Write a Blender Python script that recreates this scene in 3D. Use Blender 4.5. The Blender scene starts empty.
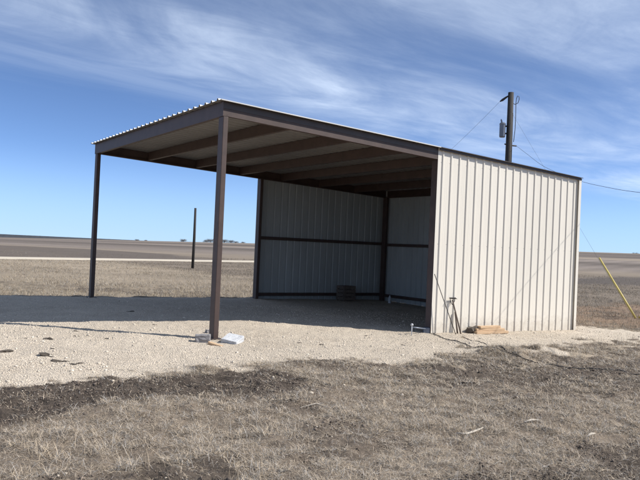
import bpy, bmesh, math, random
import numpy as np
from mathutils import Vector, Matrix
random.seed(7); RNG = np.random.default_rng(11)
S = bpy.context.scene; COL = S.collection
R = math.radians

# ------------------------------------------------------------------ camera (solved from the shed's corners)
F, PITCH, ROLL, CH = 699.1, 0.0114, 0.0444, 1.323
YAW, W, L, MA, QA, H0, SL = 0.5926, 6.1, 7.92, 4.057, 3.92, 3.333, 0.0423
NX, NY = -1.413, 9.6655
EX = np.array([math.cos(YAW), math.sin(YAW)]); EN = np.array([-math.sin(YAW), math.cos(YAW)])
cp, sp, cr, sr = math.cos(PITCH), math.sin(PITCH), math.cos(ROLL), math.sin(ROLL)
FW = Vector((0, cp, sp)); UP0 = Vector((0, -sp, cp)); RT0 = Vector((1, 0, 0))
RT = RT0*cr + UP0*sr; UP = UP0*cr - RT0*sr
cam = bpy.data.cameras.new('camera'); co = bpy.data.objects.new('camera', cam); COL.objects.link(co)
cam.sensor_width = 36; cam.lens = 36*F/640; cam.clip_start = .05; cam.clip_end = 12000
co.matrix_world = Matrix(((RT.x, UP.x, -FW.x, 0), (RT.y, UP.y, -FW.y, 0), (RT.z, UP.z, -FW.z, CH), (0, 0, 0, 1)))
S.camera = co

def ray(px, py):
    return RT*(px-320) - UP*(py-240) + FW*F
def at(px, py, z=0.0):
    d = ray(px, py); t = (z-CH)/d.z
    return np.array([d.x*t, d.y*t])
def depth_pt(px, py, Y):
    d = ray(px, py); t = Y/d.y
    return Vector((d.x*t, d.y*t, CH+d.z*t))
def ab(a, b):                       # plan coordinates of the shed -> world
    return NX+a*EX[0]+b*EN[0], NY+a*EX[1]+b*EN[1]
def P(a, b, z):
    x, y = ab(a, b); return Vector((x, y, z))
def wall_pt(px, py, b=0.0):         # pixel -> point on the plane of the front wall
    d = ray(px, py); o = Vector((0, 0, CH)); n = Vector((EN[0], EN[1], 0))
    t = (P(0, b, 0)-o).dot(n)/d.dot(n); return o+d*t
def roof_z(a): return H0-SL*a

# ------------------------------------------------------------------ numpy noise
def vnoise(x, y, seed=0):
    xi = np.floor(x); yi = np.floor(y); fx = x-xi; fy = y-yi
    fx = fx*fx*(3-2*fx); fy = fy*fy*(3-2*fy)
    def h(i, j):
        v = np.sin(i*127.1+j*311.7+seed*74.7)*43758.5453
        return v-np.floor(v)
    return (h(xi, yi)*(1-fx)+h(xi+1, yi)*fx)*(1-fy)+(h(xi, yi+1)*(1-fx)+h(xi+1, yi+1)*fx)*fy
def fbm(x, y, seed=0, oct=4, gain=.5):
    s = 0; a = 1; t = 0
    for k in range(oct):
        c, sn = math.cos(.6*k+.3), math.sin(.6*k+.3)
        s = s+a*vnoise((x*c-y*sn)*2**k+17*k, (x*sn+y*c)*2**k-9*k, seed+k); t += a; a *= gain
    return s/t
def sst(e0, e1, x):
    t = np.clip((x-e0)/(e1-e0), 0, 1); return t*t*(3-2*t)
def poly_sd(x, y, poly):            # signed distance, positive inside
    x = np.asarray(x, float); y = np.asarray(y, float)
    d = np.full(x.shape, 1e9); ins = np.zeros(x.shape, bool); n = len(poly)
    for i in range(n):
        x0, y0 = poly[i]; x1, y1 = poly[(i+1) % n]; ex, ey = x1-x0, y1-y0
        t = np.clip(((x-x0)*ex+(y-y0)*ey)/(ex*ex+ey*ey+1e-12), 0, 1)
        d = np.minimum(d, np.hypot(x-x0-t*ex, y-y0-t*ey))
        if abs(ey) > 1e-9:
            c = ((y0 > y) != (y1 > y)) & (x < (x1-x0)*(y-y0)/ey+x0); ins ^= c
    return np.where(ins, d, -d)

# ------------------------------------------------------------------ terrain and its zones
FIELD_Z = -.22
near_edge = [at(*q) for q in [(-150, 396), (-60, 389), (0, 383), (80, 376), (160, 371), (230, 367), (270, 362), (300, 357), (345, 354),
                              (400, 359), (440, 353), (480, 346), (540, 344), (600, 341), (650, 338)]]
PAD = [tuple(q) for q in near_edge]+[tuple(at(*q, -.1)) for q in ((655, 332), (612, 328.5), (588, 328))]+[ab(L+.35, .5), ab(L+.3, W+.1), ab(-16, W+.12), ab(-17, -1)]
SOIL = [tuple(at(*q)) for q in [(-90, 396), (0, 387), (100, 378), (200, 372), (285, 366), (312, 378), (290, 392), (220, 399), (120, 409), (50, 417), (-100, 430)]]
SOILS2 = [[tuple(at(*q)) for q in p] for p in (
    [(440, 462), (510, 440), (640, 432), (760, 450), (760, 560), (430, 540)],
    [(430, 352), (520, 356), (640, 350), (760, 360), (700, 384), (560, 388), (450, 378)],
    [(80, 476), (120, 470), (190, 472), (210, 490), (160, 520), (60, 510)])]
SPILL = [tuple(at(*q)) for q in [(400, 356), (440, 346), (520, 341), (620, 336), (650, 346), (580, 358), (490, 366), (440, 376), (400, 368)]]
REDDIRT = [tuple(at(*q, -.15)) for q in [(570, 305), (625, 302), (690, 310), (660, 327), (600, 331), (560, 331)]]
road_pts = [np.array(q) for q in ((-70, -33), (-45, -.5))]+[at(0, 258, FIELD_Z), at(100, 259.5, FIELD_Z), at(250, 262, FIELD_Z)]
dr = road_pts[-1]-road_pts[-2]; dr = dr/np.linalg.norm(dr)
road_pts += [road_pts[-1]+dr*14, np.array((6.0, 110.0)), np.array((8.0, 300.0)), np.array((15.0, 690.0))]
PLOW = [tuple(at(*q, FIELD_Z)) for q in [(-200, 240), (0, 245), (100, 249.5), (170, 254.5), (225, 260.3), (100, 258.6), (0, 257), (-200, 254)]]
PLOW2 = [tuple(at(*q, FIELD_Z)) for q in [(560, 278), (640, 277), (760, 280), (760, 288), (640, 285.5), (560, 284)]]

HX = np.radians([-60, -30, -24.6, -15.2, -5.7, 10.5, 20, 24.6, 40, 60])
HE = np.array([-4, -3.7, -3.3, -.8, 1.6, 5.0, 6.9, 7.3, 6, 4])
def base_z(x, y):
    x = np.asarray(x, float); y = np.asarray(y, float)
    rx, ry = x-NX, y-NY; a = rx*EX[0]+ry*EX[1]; b = rx*EN[0]+ry*EN[1]
    pad = -.012*np.clip(a, -10, 12)+.013*np.clip(b, -8, 8)
    w = np.maximum(sst(W+.12, W+1.0, b), sst(L+1.2, L+6, a))
    w = np.maximum(w, sst(-19, -26, a))
    z = pad*(1-w)+FIELD_Z*w
    d = np.hypot(x, y); az = np.arctan2(x, y)
    e = np.interp(az, HX, HE)
    hill = (CH-FIELD_Z+e*1.0)*sst(90, 700, d)
    z = z+hill - 16*sst(720, 1150, d)
    far = np.interp(az, HX, [10, 10, 9.2, 5, -2, -10, -14, -14, -14, -14])
    z = z+(far+7.5)*sst(1150, 1900, d)+2.6*(fbm(az*260, d*.004, 79, 4, .7)-.4)*sst(1500, 1800, d)
    return z
def masks(x, y):
    x = np.asarray(x, float); y = np.asarray(y, float)
    n1 = fbm(x*1.1, y*1.1, 3)-.5; n2 = fbm(x*5, y*5, 5)-.5
    pd = poly_sd(x, y, PAD)
    rx, ry = x-NX, y-NY; b = rx*EN[0]+ry*EN[1]
    k = np.where(b > 2, .25, 1.0)*np.where((x > 1.5) & (b < 1), 1.7, 1.0)
    pad = sst(-.09, .14, pd+(n1*1.0+n2*.75)*k)
    soil = sst(-.10, .16, poly_sd(x, y, SOIL)+n1*.9+n2*.5)
    d = np.hypot(x, y)
    for p in SOILS2:
        soil = np.maximum(soil, sst(-.15, .25, poly_sd(x, y, p)+n1*2.4+n2*1.1)*.8)
    pt = sst(.52, .62, fbm(x*.9+4, y*.9+9, 21, 6, .68))
    soil = np.maximum(soil, .6*pt*(d < 25))
    soil = soil*(1-pad)
    return pad, soil
def terrain(x, y, mk=None):
    x = np.asarray(x, float); y = np.asarray(y, float)
    z = base_z(x, y); pad, soil = masks(x, y) if mk is None else mk
    d = np.hypot(x, y); fade = 1-sst(20, 60, d)
    rough = (1-pad)
    z = z+fade*rough*((fbm(x*1.3, y*1.3, 31)-.5)*.08+(fbm(x*6, y*6, 33, 3)-.5)*.055)
    z = z+fade*soil*(fbm(x*14, y*14, 35, 3, .7)-.5)*.05
    z = z+fade*pad*((fbm(x*1.6, y*1.6, 41)-.5)*.03+(fbm(x*9, y*9, 43, 3)-.5)*.02)
    for (px, py, hh, rr) in ((505, 349, .10, .45), (548, 345, .08, .4), (450, 366, .07, .35), (590, 334, .07, .5), (470, 341, .06, .3)):
        c = at(px, py); z = z+hh*np.exp(-((x-c[0])**2+(y-c[1])**2)/rr**2)*(.6+.8*fbm(x*5, y*5, 50))
    return z
def tz(x, y): return float(terrain(np.array([x]), np.array([y]))[0])

# ------------------------------------------------------------------ tagging
def tag(o, label=None, cat=None, group=None, kind=None):
    for k, v in (('label', label), ('category', cat), ('group', group), ('kind', kind)):
        if v: o[k] = v
    return o
def empty(name, loc=(0, 0, 0), rz=0):
    o = bpy.data.objects.new(name, None); COL.objects.link(o); o.location = loc; o.rotation_euler.z = rz
    o.empty_display_size = .2; return o
def link(name, bm, mats, parent=None, smooth=False):
    me = bpy.data.meshes.new(name); bmesh.ops.recalc_face_normals(bm, faces=bm.faces); bm.to_mesh(me); bm.free()
    for m in (mats if isinstance(mats, (list, tuple)) else [mats]): me.materials.append(m)
    if smooth: me.polygons.foreach_set('use_smooth', [True]*len(me.polygons))
    o = bpy.data.objects.new(name, me); COL.objects.link(o)
    if parent:
        o.parent = parent
        o.matrix_parent_inverse = Matrix()
    return o
def bevel(o, w=.006, seg=2):
    m = o.modifiers.new('bevel', 'BEVEL'); m.width = w; m.segments = seg; m.limit_method = 'ANGLE'; return o
def mesh_np(name, verts, tris, mat, colors=None, smooth=False):
    me = bpy.data.meshes.new(name); nv, nt = len(verts), len(tris); k = tris.shape[1]
    me.vertices.add(nv); me.vertices.foreach_set('co', verts.astype(np.float32).ravel())
    me.loops.add(nt*k); me.loops.foreach_set('vertex_index', tris.astype(np.int32).ravel())
    me.polygons.add(nt); me.polygons.foreach_set('loop_start', np.arange(0, nt*k, k, dtype=np.int32))
    me.polygons.foreach_set('loop_total', np.full(nt, k, np.int32))
    if smooth: me.polygons.foreach_set('use_smooth', np.ones(nt, bool))
    me.update(calc_edges=True)
    if colors is not None:
        at_ = me.color_attributes.new('col', 'FLOAT_COLOR', 'POINT'); at_.data.foreach_set('color', colors.astype(np.float32).ravel())
    me.materials.append(mat); me.validate()
    o = bpy.data.objects.new(name, me); COL.objects.link(o); return o

# ------------------------------------------------------------------ materials
def newmat(name):
    m = bpy.data.materials.new(name); m.use_nodes = True; nt = m.node_tree
    b = nt.nodes['Principled BSDF']; return m, nt, b
def N(nt, t, **kw):
    n = nt.nodes.new(t)
    for k, v in kw.items(): setattr(n, k, v)
    return n
def mathn(nt, op, a, b=None, clamp=False):
    n = N(nt, 'ShaderNodeMath', operation=op, use_clamp=clamp)
    for i, v in enumerate((a, b)):
        if v is None: continue
        if isinstance(v, (int, float)): n.inputs[i].default_value = v
        else: nt.links.new(v, n.inputs[i])
    return n.outputs[0]
def simple(name, col, rough=.6, metal=0.0, var=.25, scale=6.0, bump=.0, bscale=40, stretch=None, spec=.5):
    m, nt, b = newmat(name)
    tc = N(nt, 'ShaderNodeTexCoord'); src = tc.outputs['Object']
    if stretch:
        mp = N(nt, 'ShaderNodeMapping'); mp.inputs['Scale'].default_value = stretch; nt.links.new(src, mp.inputs[0]); src = mp.outputs[0]
    n = N(nt, 'ShaderNodeTexNoise'); n.inputs['Scale'].default_value = scale; n.inputs['Detail'].default_value = 6; n.inputs['Roughness'].default_value = .65
    nt.links.new(src, n.inputs['Vector'])
    mr = N(nt, 'ShaderNodeMapRange'); mr.inputs[1].default_value = .25; mr.inputs[2].default_value = .75
    mr.inputs[3].default_value = 1-var; mr.inputs[4].default_value = 1+var; nt.links.new(n.outputs['Fac'], mr.inputs[0])
    mx = N(nt, 'ShaderNodeMix', data_type='RGBA', blend_type='MULTIPLY'); mx.inputs[0].default_value = 1
    mx.inputs[6].default_value = (*col, 1); nt.links.new(mr.outputs[0], mx.inputs[7]); nt.links.new(mx.outputs[2], b.inputs['Base Color'])
    b.inputs['Roughness'].default_value = rough; b.inputs['Metallic'].default_value = metal
    b.inputs['Specular IOR Level'].default_value = spec
    if bump:
        n2 = N(nt, 'ShaderNodeTexNoise'); n2.inputs['Scale'].default_value = bscale; n2.inputs['Detail'].default_value = 5; nt.links.new(src, n2.inputs['Vector'])
        bp = N(nt, 'ShaderNodeBump'); bp.inputs['Strength'].default_value = bump; bp.inputs['Distance'].default_value = .02
        nt.links.new(n2.outputs['Fac'], bp.inputs['Height']); nt.links.new(bp.outputs[0], b.inputs['Normal'])
    return m
def attr_mat(name, rough=.85, var=.3, scale=30, trans=0):
    m, nt, b = newmat(name)
    a = N(nt, 'ShaderNodeAttribute', attribute_name='col')
    b.inputs['Roughness'].default_value = rough; b.inputs['Specular IOR Level'].default_value = .2
    nt.links.new(a.outputs['Color'], b.inputs['Base Color'])
    return m

M_BROWN = simple('brown_steel_paint', (.062, .0385, .031), .55, 0, .28, 5, .05, 60)
M_TRIM_SHADE = simple('dark_brown_trim_and_shade', (.05, .038, .034), .5, 0, .2, 5)  # trim colour, also used to paint overhang shade on the open fascia
M_PANEL = simple('beige_sheet_steel', (.68, .635, .545), .42, 0, .06, 1.3, .03, 1.2, (1, 1, .3))
def panel_mat():
    m = simple('beige_sheet_steel', (.69, .645, .56), .45, 0, .05, 1.1, .06, .9, (1, 1, .4)); nt = m.node_tree; Lk = nt.links.new
    b = nt.nodes['Principled BSDF']; base = b.inputs['Base Color'].links[0].from_socket
    tc = N(nt, 'ShaderNodeTexCoord'); sp = N(nt, 'ShaderNodeSeparateXYZ'); Lk(tc.outputs['Object'], sp.inputs[0]); x, z = sp.outputs[0], sp.outputs[2]
    # each sheet (four and a half ribs wide) weathers a little differently
    wn = N(nt, 'ShaderNodeTexWhiteNoise', noise_dimensions='1D'); Lk(mathn(nt, 'FLOOR', mathn(nt, 'DIVIDE', mathn(nt, 'ADD', x, .55), .9031)), wn.inputs['W'])
    k = mathn(nt, 'ADD', mathn(nt, 'MULTIPLY', wn.outputs['Value'], .07), .955)
    m1 = N(nt, 'ShaderNodeMix', data_type='RGBA', blend_type='MULTIPLY'); m1.inputs[0].default_value = 1; Lk(base, m1.inputs[6]); Lk(k, m1.inputs[7])
    # screw heads beside every rib, three rows
    fx = mathn(nt, 'SUBTRACT', mathn(nt, 'FRACT', mathn(nt, 'DIVIDE', mathn(nt, 'ADD', x, -(MA+.115+.06)), .2007)), .5); fx = mathn(nt, 'MULTIPLY', fx, .2007)
    dots = None
    for zz in (.10, 1.48, 2.88):
        dd = mathn(nt, 'SQRT', mathn(nt, 'ADD', mathn(nt, 'POWER', fx, 2.0), mathn(nt, 'POWER', mathn(nt, 'SUBTRACT', z, zz), 2.0)))
        c = mathn(nt, 'LESS_THAN', dd, .0075); dots = c if dots is None else mathn(nt, 'MAXIMUM', dots, c)
    m2 = N(nt, 'ShaderNodeMix', data_type='RGBA'); Lk(mathn(nt, 'MULTIPLY', dots, .75), m2.inputs[0]); Lk(m1.outputs[2], m2.inputs[6]); m2.inputs[7].default_value = (.22, .20, .17, 1)
    n = N(nt, 'ShaderNodeTexNoise'); n.inputs['Scale'].default_value = 9; n.inputs['Detail'].default_value = 8; n.inputs['Roughness'].default_value = .75; Lk(tc.outputs['Object'], n.inputs['Vector'])
    g = N(nt, 'ShaderNodeMapRange', interpolation_type='SMOOTHSTEP'); Lk(z, g.inputs[0]); g.inputs[1].default_value = .42; g.inputs[2].default_value = -.08; g.inputs[3].default_value = 0; g.inputs[4].default_value = 1
    sm = N(nt, 'ShaderNodeMapRange'); Lk(mathn(nt, 'ADD', n.outputs['Fac'], mathn(nt, 'MULTIPLY', g.outputs[0], .34)), sm.inputs[0]); sm.inputs[1].default_value = .60; sm.inputs[2].default_value = .95; sm.inputs[4].default_value = .45
    m3 = N(nt, 'ShaderNodeMix', data_type='RGBA'); Lk(mathn(nt, 'MULTIPLY', sm.outputs[0], mathn(nt, 'GREATER_THAN', g.outputs[0], .001)), m3.inputs[0]); Lk(m2.outputs[2], m3.inputs[6]); m3.inputs[7].default_value = (.33, .26, .19, 1)
    Lk(m3.outputs[2], b.inputs['Base Color']); return m
M_PANEL = panel_mat()
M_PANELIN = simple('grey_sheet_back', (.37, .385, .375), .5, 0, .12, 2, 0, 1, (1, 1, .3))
M_ROOF = simple('galvanised_roof_sheet', (.60, .60, .58), .45, 0, .08, 2)
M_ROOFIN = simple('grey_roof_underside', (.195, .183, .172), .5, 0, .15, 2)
M_CONC = simple('grey_concrete', (.24, .23, .23), .9, 0, .25, 12, .4, 60)
M_WHITE = simple('white_cement', (.50, .51, .525), .85, 0, .3, 22, .4, 50)
M_WOOD = simple('pale_lumber', (.52, .36, .22), .75, 0, .25, 10, .2, 40, (1, 12, 12))
M_OLDWOOD = simple('weathered_wood', (.13, .10, .08), .85, 0, .35, 8, .4, 40, (8, 8, .6))
M_POLE = simple('dark_pole_wood', (.026, .023, .021), .8, 0, .4, 9, .4, 30, (6, 6, .4))
M_GREYM = simple('grey_metal', (.15, .17, .21), .45, .3, .15, 8)
M_DARKM = simple('dark_iron', (.035, .03, .028), .6, .3, .3, 20)
M_YELLOW = simple('yellow_plastic', (.56, .44, .13), .6, 0, .12, 6)
M_BLACK = simple('matt_black', (.025, .024, .024), .6, 0, .2, 20)
M_WIRE = simple('weathered_wire', (.05, .05, .055), .5, .2, .1, 5)
M_CLOD = simple('dark_clod_earth', (.10, .082, .065), .95, 0, .4, 30, .6, 60)
M_STICK = simple('bleached_stick', (.46, .41, .34), .8, 0, .2, 20, .3, 60)
M_BARK = simple('grey_bark', (.11, .09, .075), .9, 0, .3, 8)
M_TWIG = simple('bare_twigs', (.15, .14, .135), .9, 0, .3, 2)
M_ROAD = simple('pale_caliche_road', (.50, .44, .35), .95, 0, .12, .6, .2, 6)
M_BLADE = attr_mat('dry_grass')
M_PEB = attr_mat('limestone_chips', .9)

def ground_mat():
    m, nt, b = newmat('ground_earth'); Lk = nt.links.new
    a = N(nt, 'ShaderNodeAttribute', attribute_name='col')
    tc = N(nt, 'ShaderNodeTexCoord'); o = tc.outputs['Object']
    def noise(s, d=6, r=.65):
        n = N(nt, 'ShaderNodeTexNoise'); n.inputs['Scale'].default_value = s; n.inputs['Detail'].default_value = d
        n.inputs['Roughness'].default_value = r; Lk(o, n.inputs['Vector']); return n.outputs['Fac']
    v = N(nt, 'ShaderNodeTexVoronoi'); v.inputs['Scale'].default_value = 55; Lk(o, v.inputs['Vector'])
    vs = N(nt, 'ShaderNodeSeparateColor'); Lk(v.outputs['Color'], vs.inputs[0])
    f1 = noise(9, 8, .7); f2 = noise(55, 6, .7); f3 = noise(.35, 5)
    # brightness factor
    k1 = mathn(nt, 'MULTIPLY_ADD', f1, 1.1); nt.nodes[-1].inputs[2].default_value = .45
    k2 = mathn(nt, 'MULTIPLY_ADD', f2, 1.2); nt.nodes[-1].inputs[2].default_value = .4
    k3 = mathn(nt, 'MULTIPLY_ADD', f3, .5); nt.nodes[-1].inputs[2].default_value = .75
    kk = mathn(nt, 'MULTIPLY', mathn(nt, 'MULTIPLY', k1, k2), k3)
    # gravel stones: per-cell value
    st = mathn(nt, 'MULTIPLY_ADD', vs.outputs[0], .3); nt.nodes[-1].inputs[2].default_value = .85
    st = mathn(nt, 'MULTIPLY', st, mathn(nt, 'ADD', mathn(nt, 'MULTIPLY', f1, .5), .75))
    mxk = N(nt, 'ShaderNodeMix', data_type='FLOAT'); Lk(a.outputs['Alpha'], mxk.inputs[0]); Lk(kk, mxk.inputs[2]); Lk(st, mxk.inputs[3])
    mx = N(nt, 'ShaderNodeMix', data_type='RGBA', blend_type='MULTIPLY'); mx.inputs[0].default_value = 1
    Lk(a.outputs['Color'], mx.inputs[6]); Lk(mxk.outputs[0], mx.inputs[7]); Lk(mx.outputs[2], b.inputs['Base Color'])
    b.inputs['Roughness'].default_value = .97; b.inputs['Specular IOR Level'].default_value = .1
    hs = mathn(nt, 'MULTIPLY', v.outputs['Distance'], -.6)
    hsum = mathn(nt, 'ADD', mathn(nt, 'ADD', mathn(nt, 'MULTIPLY', f2, .6), mathn(nt, 'MULTIPLY', f1, .9)), mathn(nt, 'MULTIPLY', hs, a.outputs['Alpha']))
    bp = N(nt, 'ShaderNodeBump'); bp.inputs['Strength'].default_value = .8; bp.inputs['Distance'].default_value = .04
    Lk(hsum, bp.inputs['Height']); Lk(bp.outputs[0], b.inputs['Normal'])
    return m
M_GROUND = ground_mat()

# ------------------------------------------------------------------ ground sheet
def build_ground():
    th = np.radians(np.concatenate([np.arange(-180, -45, 3.0), np.arange(-45, -29, .5), np.arange(-29, 30, .075), np.arange(30, 45, .5), np.arange(45, 180, 3.0)]))
    rr = np.concatenate([[.3, .8, 1.4, 2.0, 2.5], np.exp(np.arange(math.log(2.9), math.log(24), .0042)), np.exp(np.arange(math.log(24), math.log(6500), .022))])
    nt_, nr = len(th), len(rr)
    TH, RR = np.meshgrid(th, rr); x = (RR*np.sin(TH)).ravel(); y = (RR*np.cos(TH)).ravel()
    mk = masks(x, y); z = terrain(x, y, mk)
    pad, soil = mk; d = np.hypot(x, y)
    def c(*v): return np.array(v)[None, :]
    n_big = fbm(x*.05, y*.05, 61); n_mid = fbm(x*.5, y*.5, 62); n_st = fbm(x*.006+5, y*.03, 63)
    nearg = c(.225, .182, .140)*(.75+.5*n_mid[:, None])
    fieldc = c(.29, .24, .18)*(.62+.7*fbm(x*.12, y*.25, 64, 5)[:, None])
    farc = c(.195, .165, .142)*(.55+.9*fbm(x*.012+5, y*.05, 63, 6, .6)[:, None])
    farrow = 1+.10*np.sin((x*.86-y*.5)*.9+6*fbm(x*.01, y*.01, 87))*sst(55, 80, d)*(1-sst(250, 420, d)); fieldc = fieldc*farrow[:, None]; farc = farc*farrow[:, None]
    w = sst(13.5, 17, d)[:, None]; col = nearg*(1-w)+fieldc*w
    w = (sst(70, 130, d+30*(n_big-.5)))[:, None]; col = col*(1-w)+farc*w
    rx, ry = x-NX, y-NY; a_ = rx*EX[0]+ry*EX[1]
    wr = (sst(L+2, L+5, a_)*sst(12, 18, d)*(1-sst(60, 120, d)))[:, None]
    col = col*(1-wr)+c(.20, .165, .13)*(.7+.6*fbm(x*.25, y*.4, 66, 5)[:, None])*wr
    def zone(poly, colr, soft, nz=0, amt=1):
        nonlocal col
        w = (sst(-soft, soft, poly_sd(x, y, poly)+nz)*amt)[:, None]; col = col*(1-w)+np.array(colr)[None, :]*w
    zone(PLOW, (.125, .105, .09), 1.6, (n_mid-.5)*3+(n_big-.5)*8, .92)
    zone(PLOW2, (.115, .098, .085), 1.5, (n_mid-.5)*5)
    zone(REDDIRT, (.27, .185, .125), .4, (n_mid-.5)*2.0, .75)
    # far strips on the rising ground
    strip = sst(.52, .6, fbm(x*.004+y*.001, y*.012, 71, 3))*sst(130, 200, d)
    col = col*(1-.28*strip[:, None])
    lt = sst(.6, .66, fbm(x*.003+9, y*.02, 73, 3))*sst(110, 180, d)
    col = col*(1-lt[:, None]*.6)+c(.30, .25, .19)*lt[:, None]*.6
    wf = sst(1000, 1250, d)[:, None]; col = col*(1-wf)+c(.062, .066, .072)*(.7+.6*fbm(x*.01, y*.01, 78)[:, None])*wf
    # near zones
    s = soil[:, None]; col = col*(1-s)+c(.088, .071, .058)*(.7+.7*fbm(x*7, y*7, 67, 3)[:, None])*s
    gcol = c(.59, .51, .41)*(.86+.28*fbm(x*1.2, y*1.2, 68)[:, None])
    dirt = sst(.50, .72, fbm(x*2.0+7, y*2.0, 69, 4))[:, None]*.35
    gcol = gcol*(1-dirt)+c(.46, .385, .30)*dirt
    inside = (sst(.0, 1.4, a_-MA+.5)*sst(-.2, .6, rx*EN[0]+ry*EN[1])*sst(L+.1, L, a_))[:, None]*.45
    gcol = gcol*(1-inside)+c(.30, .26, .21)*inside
    sp = (sst(-.3, .3, poly_sd(x, y, SPILL))*sst(.47, .6, fbm(x*2.3+3, y*2.3, 77, 5, .6))*.75)[:, None]; col = col*(1-sp)+c(.44, .365, .275)*sp
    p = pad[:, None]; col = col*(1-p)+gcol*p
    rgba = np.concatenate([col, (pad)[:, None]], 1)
    i, j = np.meshgrid(np.arange(nr-1), np.arange(nt_), indexing='ij'); j2 = (j+1) % nt_
    q = np.stack([i*nt_+j, (i+1)*nt_+j, (i+1)*nt_+j2, i*nt_+j2], -1).reshape(-1, 4)
    q = q[:, ::-1]
    v = np.stack([x, y, z], 1)
    v = np.concatenate([v, [[0, 0, tz(0, 0)]]]); rgba = np.concatenate([rgba, [[.2, .17, .13, 0]]])
    o = mesh_np('ground', v, q, M_GROUND, rgba, True)
    bm = bmesh.new(); bm.from_mesh(o.data); bm.verts.ensure_lookup_table(); cv = bm.verts[len(v)-1]
    for k in range(nt_):
        bm.faces.new((cv, bm.verts[(k+1) % nt_], bm.verts[k]))
    for f in bm.faces: f.smooth = True
    bm.to_mesh(o.data); bm.free()
    tag(o, kind='structure')
build_ground()

# gravel road across the field
def build_road():
    pts = []
    for i in range(len(road_pts)-1):
        n = max(2, int(np.linalg.norm(road_pts[i+1]-road_pts[i])/3))
        for k in range(n): pts.append(road_pts[i]+(road_pts[i+1]-road_pts[i])*k/n)
    pts = np.array(pts)
    for _ in range(30): pts[1:-1] = (pts[:-2]+2*pts[1:-1]+pts[2:])/4
    bm = bmesh.new(); prev = None
    for i, p in enumerate(pts):
        t = pts[min(i+1, len(pts)-1)]-pts[max(i-1, 0)]; t = t/np.linalg.norm(t); n = np.array([-t[1], t[0]])
        row = []
        for k, s in enumerate((-1.45, -1.0, 0, 1.0, 1.45)):
            j = (random.random()-.5)*.5 if abs(s) > 1.2 else 0
            q = p+n*(s+j); zz = float(base_z(q[0], q[1]))
            row.append(bm.verts.new((q[0], q[1], zz+(.012 if abs(s) > 1.2 else .08))))
        if prev:
            for k in range(4): bm.faces.new((prev[k], prev[k+1], row[k+1], row[k]))
        prev = row
    o = link('road', bm, M_ROAD, smooth=True); tag(o, kind='structure')
build_road()

# ------------------------------------------------------------------ loose stuff: gravel chips and dry grass
def pebbles(n, crumbs=False):
    phi = (1+5**.5)/2
    iv = np.array([(-1, phi, 0), (1, phi, 0), (-1, -phi, 0), (1, -phi, 0), (0, -1, phi), (0, 1, phi), (0, -1, -phi), (0, 1, -phi), (phi, 0, -1), (phi, 0, 1), (-phi, 0, -1), (-phi, 0, 1)])/1.9
    ft = np.array([(0, 11, 5), (0, 5, 1), (0, 1, 7), (0, 7, 10), (0, 10, 11), (1, 5, 9), (5, 11, 4), (11, 10, 2), (10, 7, 6), (7, 1, 8), (3, 9, 4), (3, 4, 2), (3, 2, 6), (3, 6, 8), (3, 8, 9), (4, 9, 5), (2, 4, 11), (6, 2, 10), (8, 6, 7), (9, 8, 1)])
    m = n*3
    d = np.exp(RNG.uniform(math.log(6.2), math.log(15.5), m)); az = np.radians(RNG.uniform(-28, 28, m))
    x = d*np.sin(az); y = d*np.cos(az); mk = masks(x, y)
    if crumbs:
        d = np.sqrt(RNG.uniform(3.2**2, 10**2, m)); x = d*np.sin(az); y = d*np.cos(az); mk = masks(x, y)
    keep = RNG.random(m) < (.10*(1-mk[0])+.9*mk[1])*(1-mk[0])*sst(.3, .6, fbm(x*4, y*4, 83)) if crumbs else RNG.random(m) < mk[0]*(.35+.65*sst(.35, .6, fbm(x*1.8, y*1.8, 81)))+.012*(1-mk[0])
    rx, ry = x-NX, y-NY; b = rx*EN[0]+ry*EN[1]; a = rx*EX[0]+ry*EX[1]
    keep &= ~((a > 0) & (b > .4) & (b < W) & (RNG.random(m) < .5))
    x, y = x[keep][:n], y[keep][:n]; n = len(x); z = terrain(x, y)
    s = .003+.006*RNG.random(n)**3+.012*(RNG.random(n) < .008)
    sc = s[:, None]*RNG.uniform(.6, 1.4, (n, 3)); sc[:, 2] *= .7
    ang = RNG.uniform(0, 6.28, n); ca, sa = np.cos(ang), np.sin(ang)
    V = iv[None]*sc[:, None, :]*RNG.uniform(.75, 1.25, (n, 12, 1))
    X = V[..., 0]*ca[:, None]-V[..., 1]*sa[:, None]+x[:, None]; Y = V[..., 0]*sa[:, None]+V[..., 1]*ca[:, None]+y[:, None]; Z = V[..., 2]+z[:, None]+s[:, None]*.25
    verts = np.stack([X, Y, Z], -1).reshape(-1, 3)
    tr = (ft[None]+12*np.arange(n)[:, None, None]).reshape(-1, 3)
    base = np.array([.62, .545, .445])[None]*RNG.uniform(.72, 1.12, (n, 1))
    if crumbs:
        lt = RNG.random((n, 1)) < .05
        base = np.where(lt, np.array([.46, .40, .32])[None], np.array([.115, .092, .074])[None]*RNG.uniform(.45, 1.7, (n, 1)))
    col = np.concatenate([base, np.ones((n, 1))], 1).repeat(12, 0)
    if crumbs:
        o = mesh_np('soil_crumbs', verts, tr, M_PEB, col)
        return tag(o, 'dark crumbs of soil and scattered chips between the foreground grass', 'soil', kind='stuff')
    o = mesh_np('gravel_chips', verts, tr, M_PEB, col)
    tag(o, 'loose pale limestone chips strewn over the gravel pad', 'gravel', kind='stuff')
pebbles(52000)
pebbles(40000, True)

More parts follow.
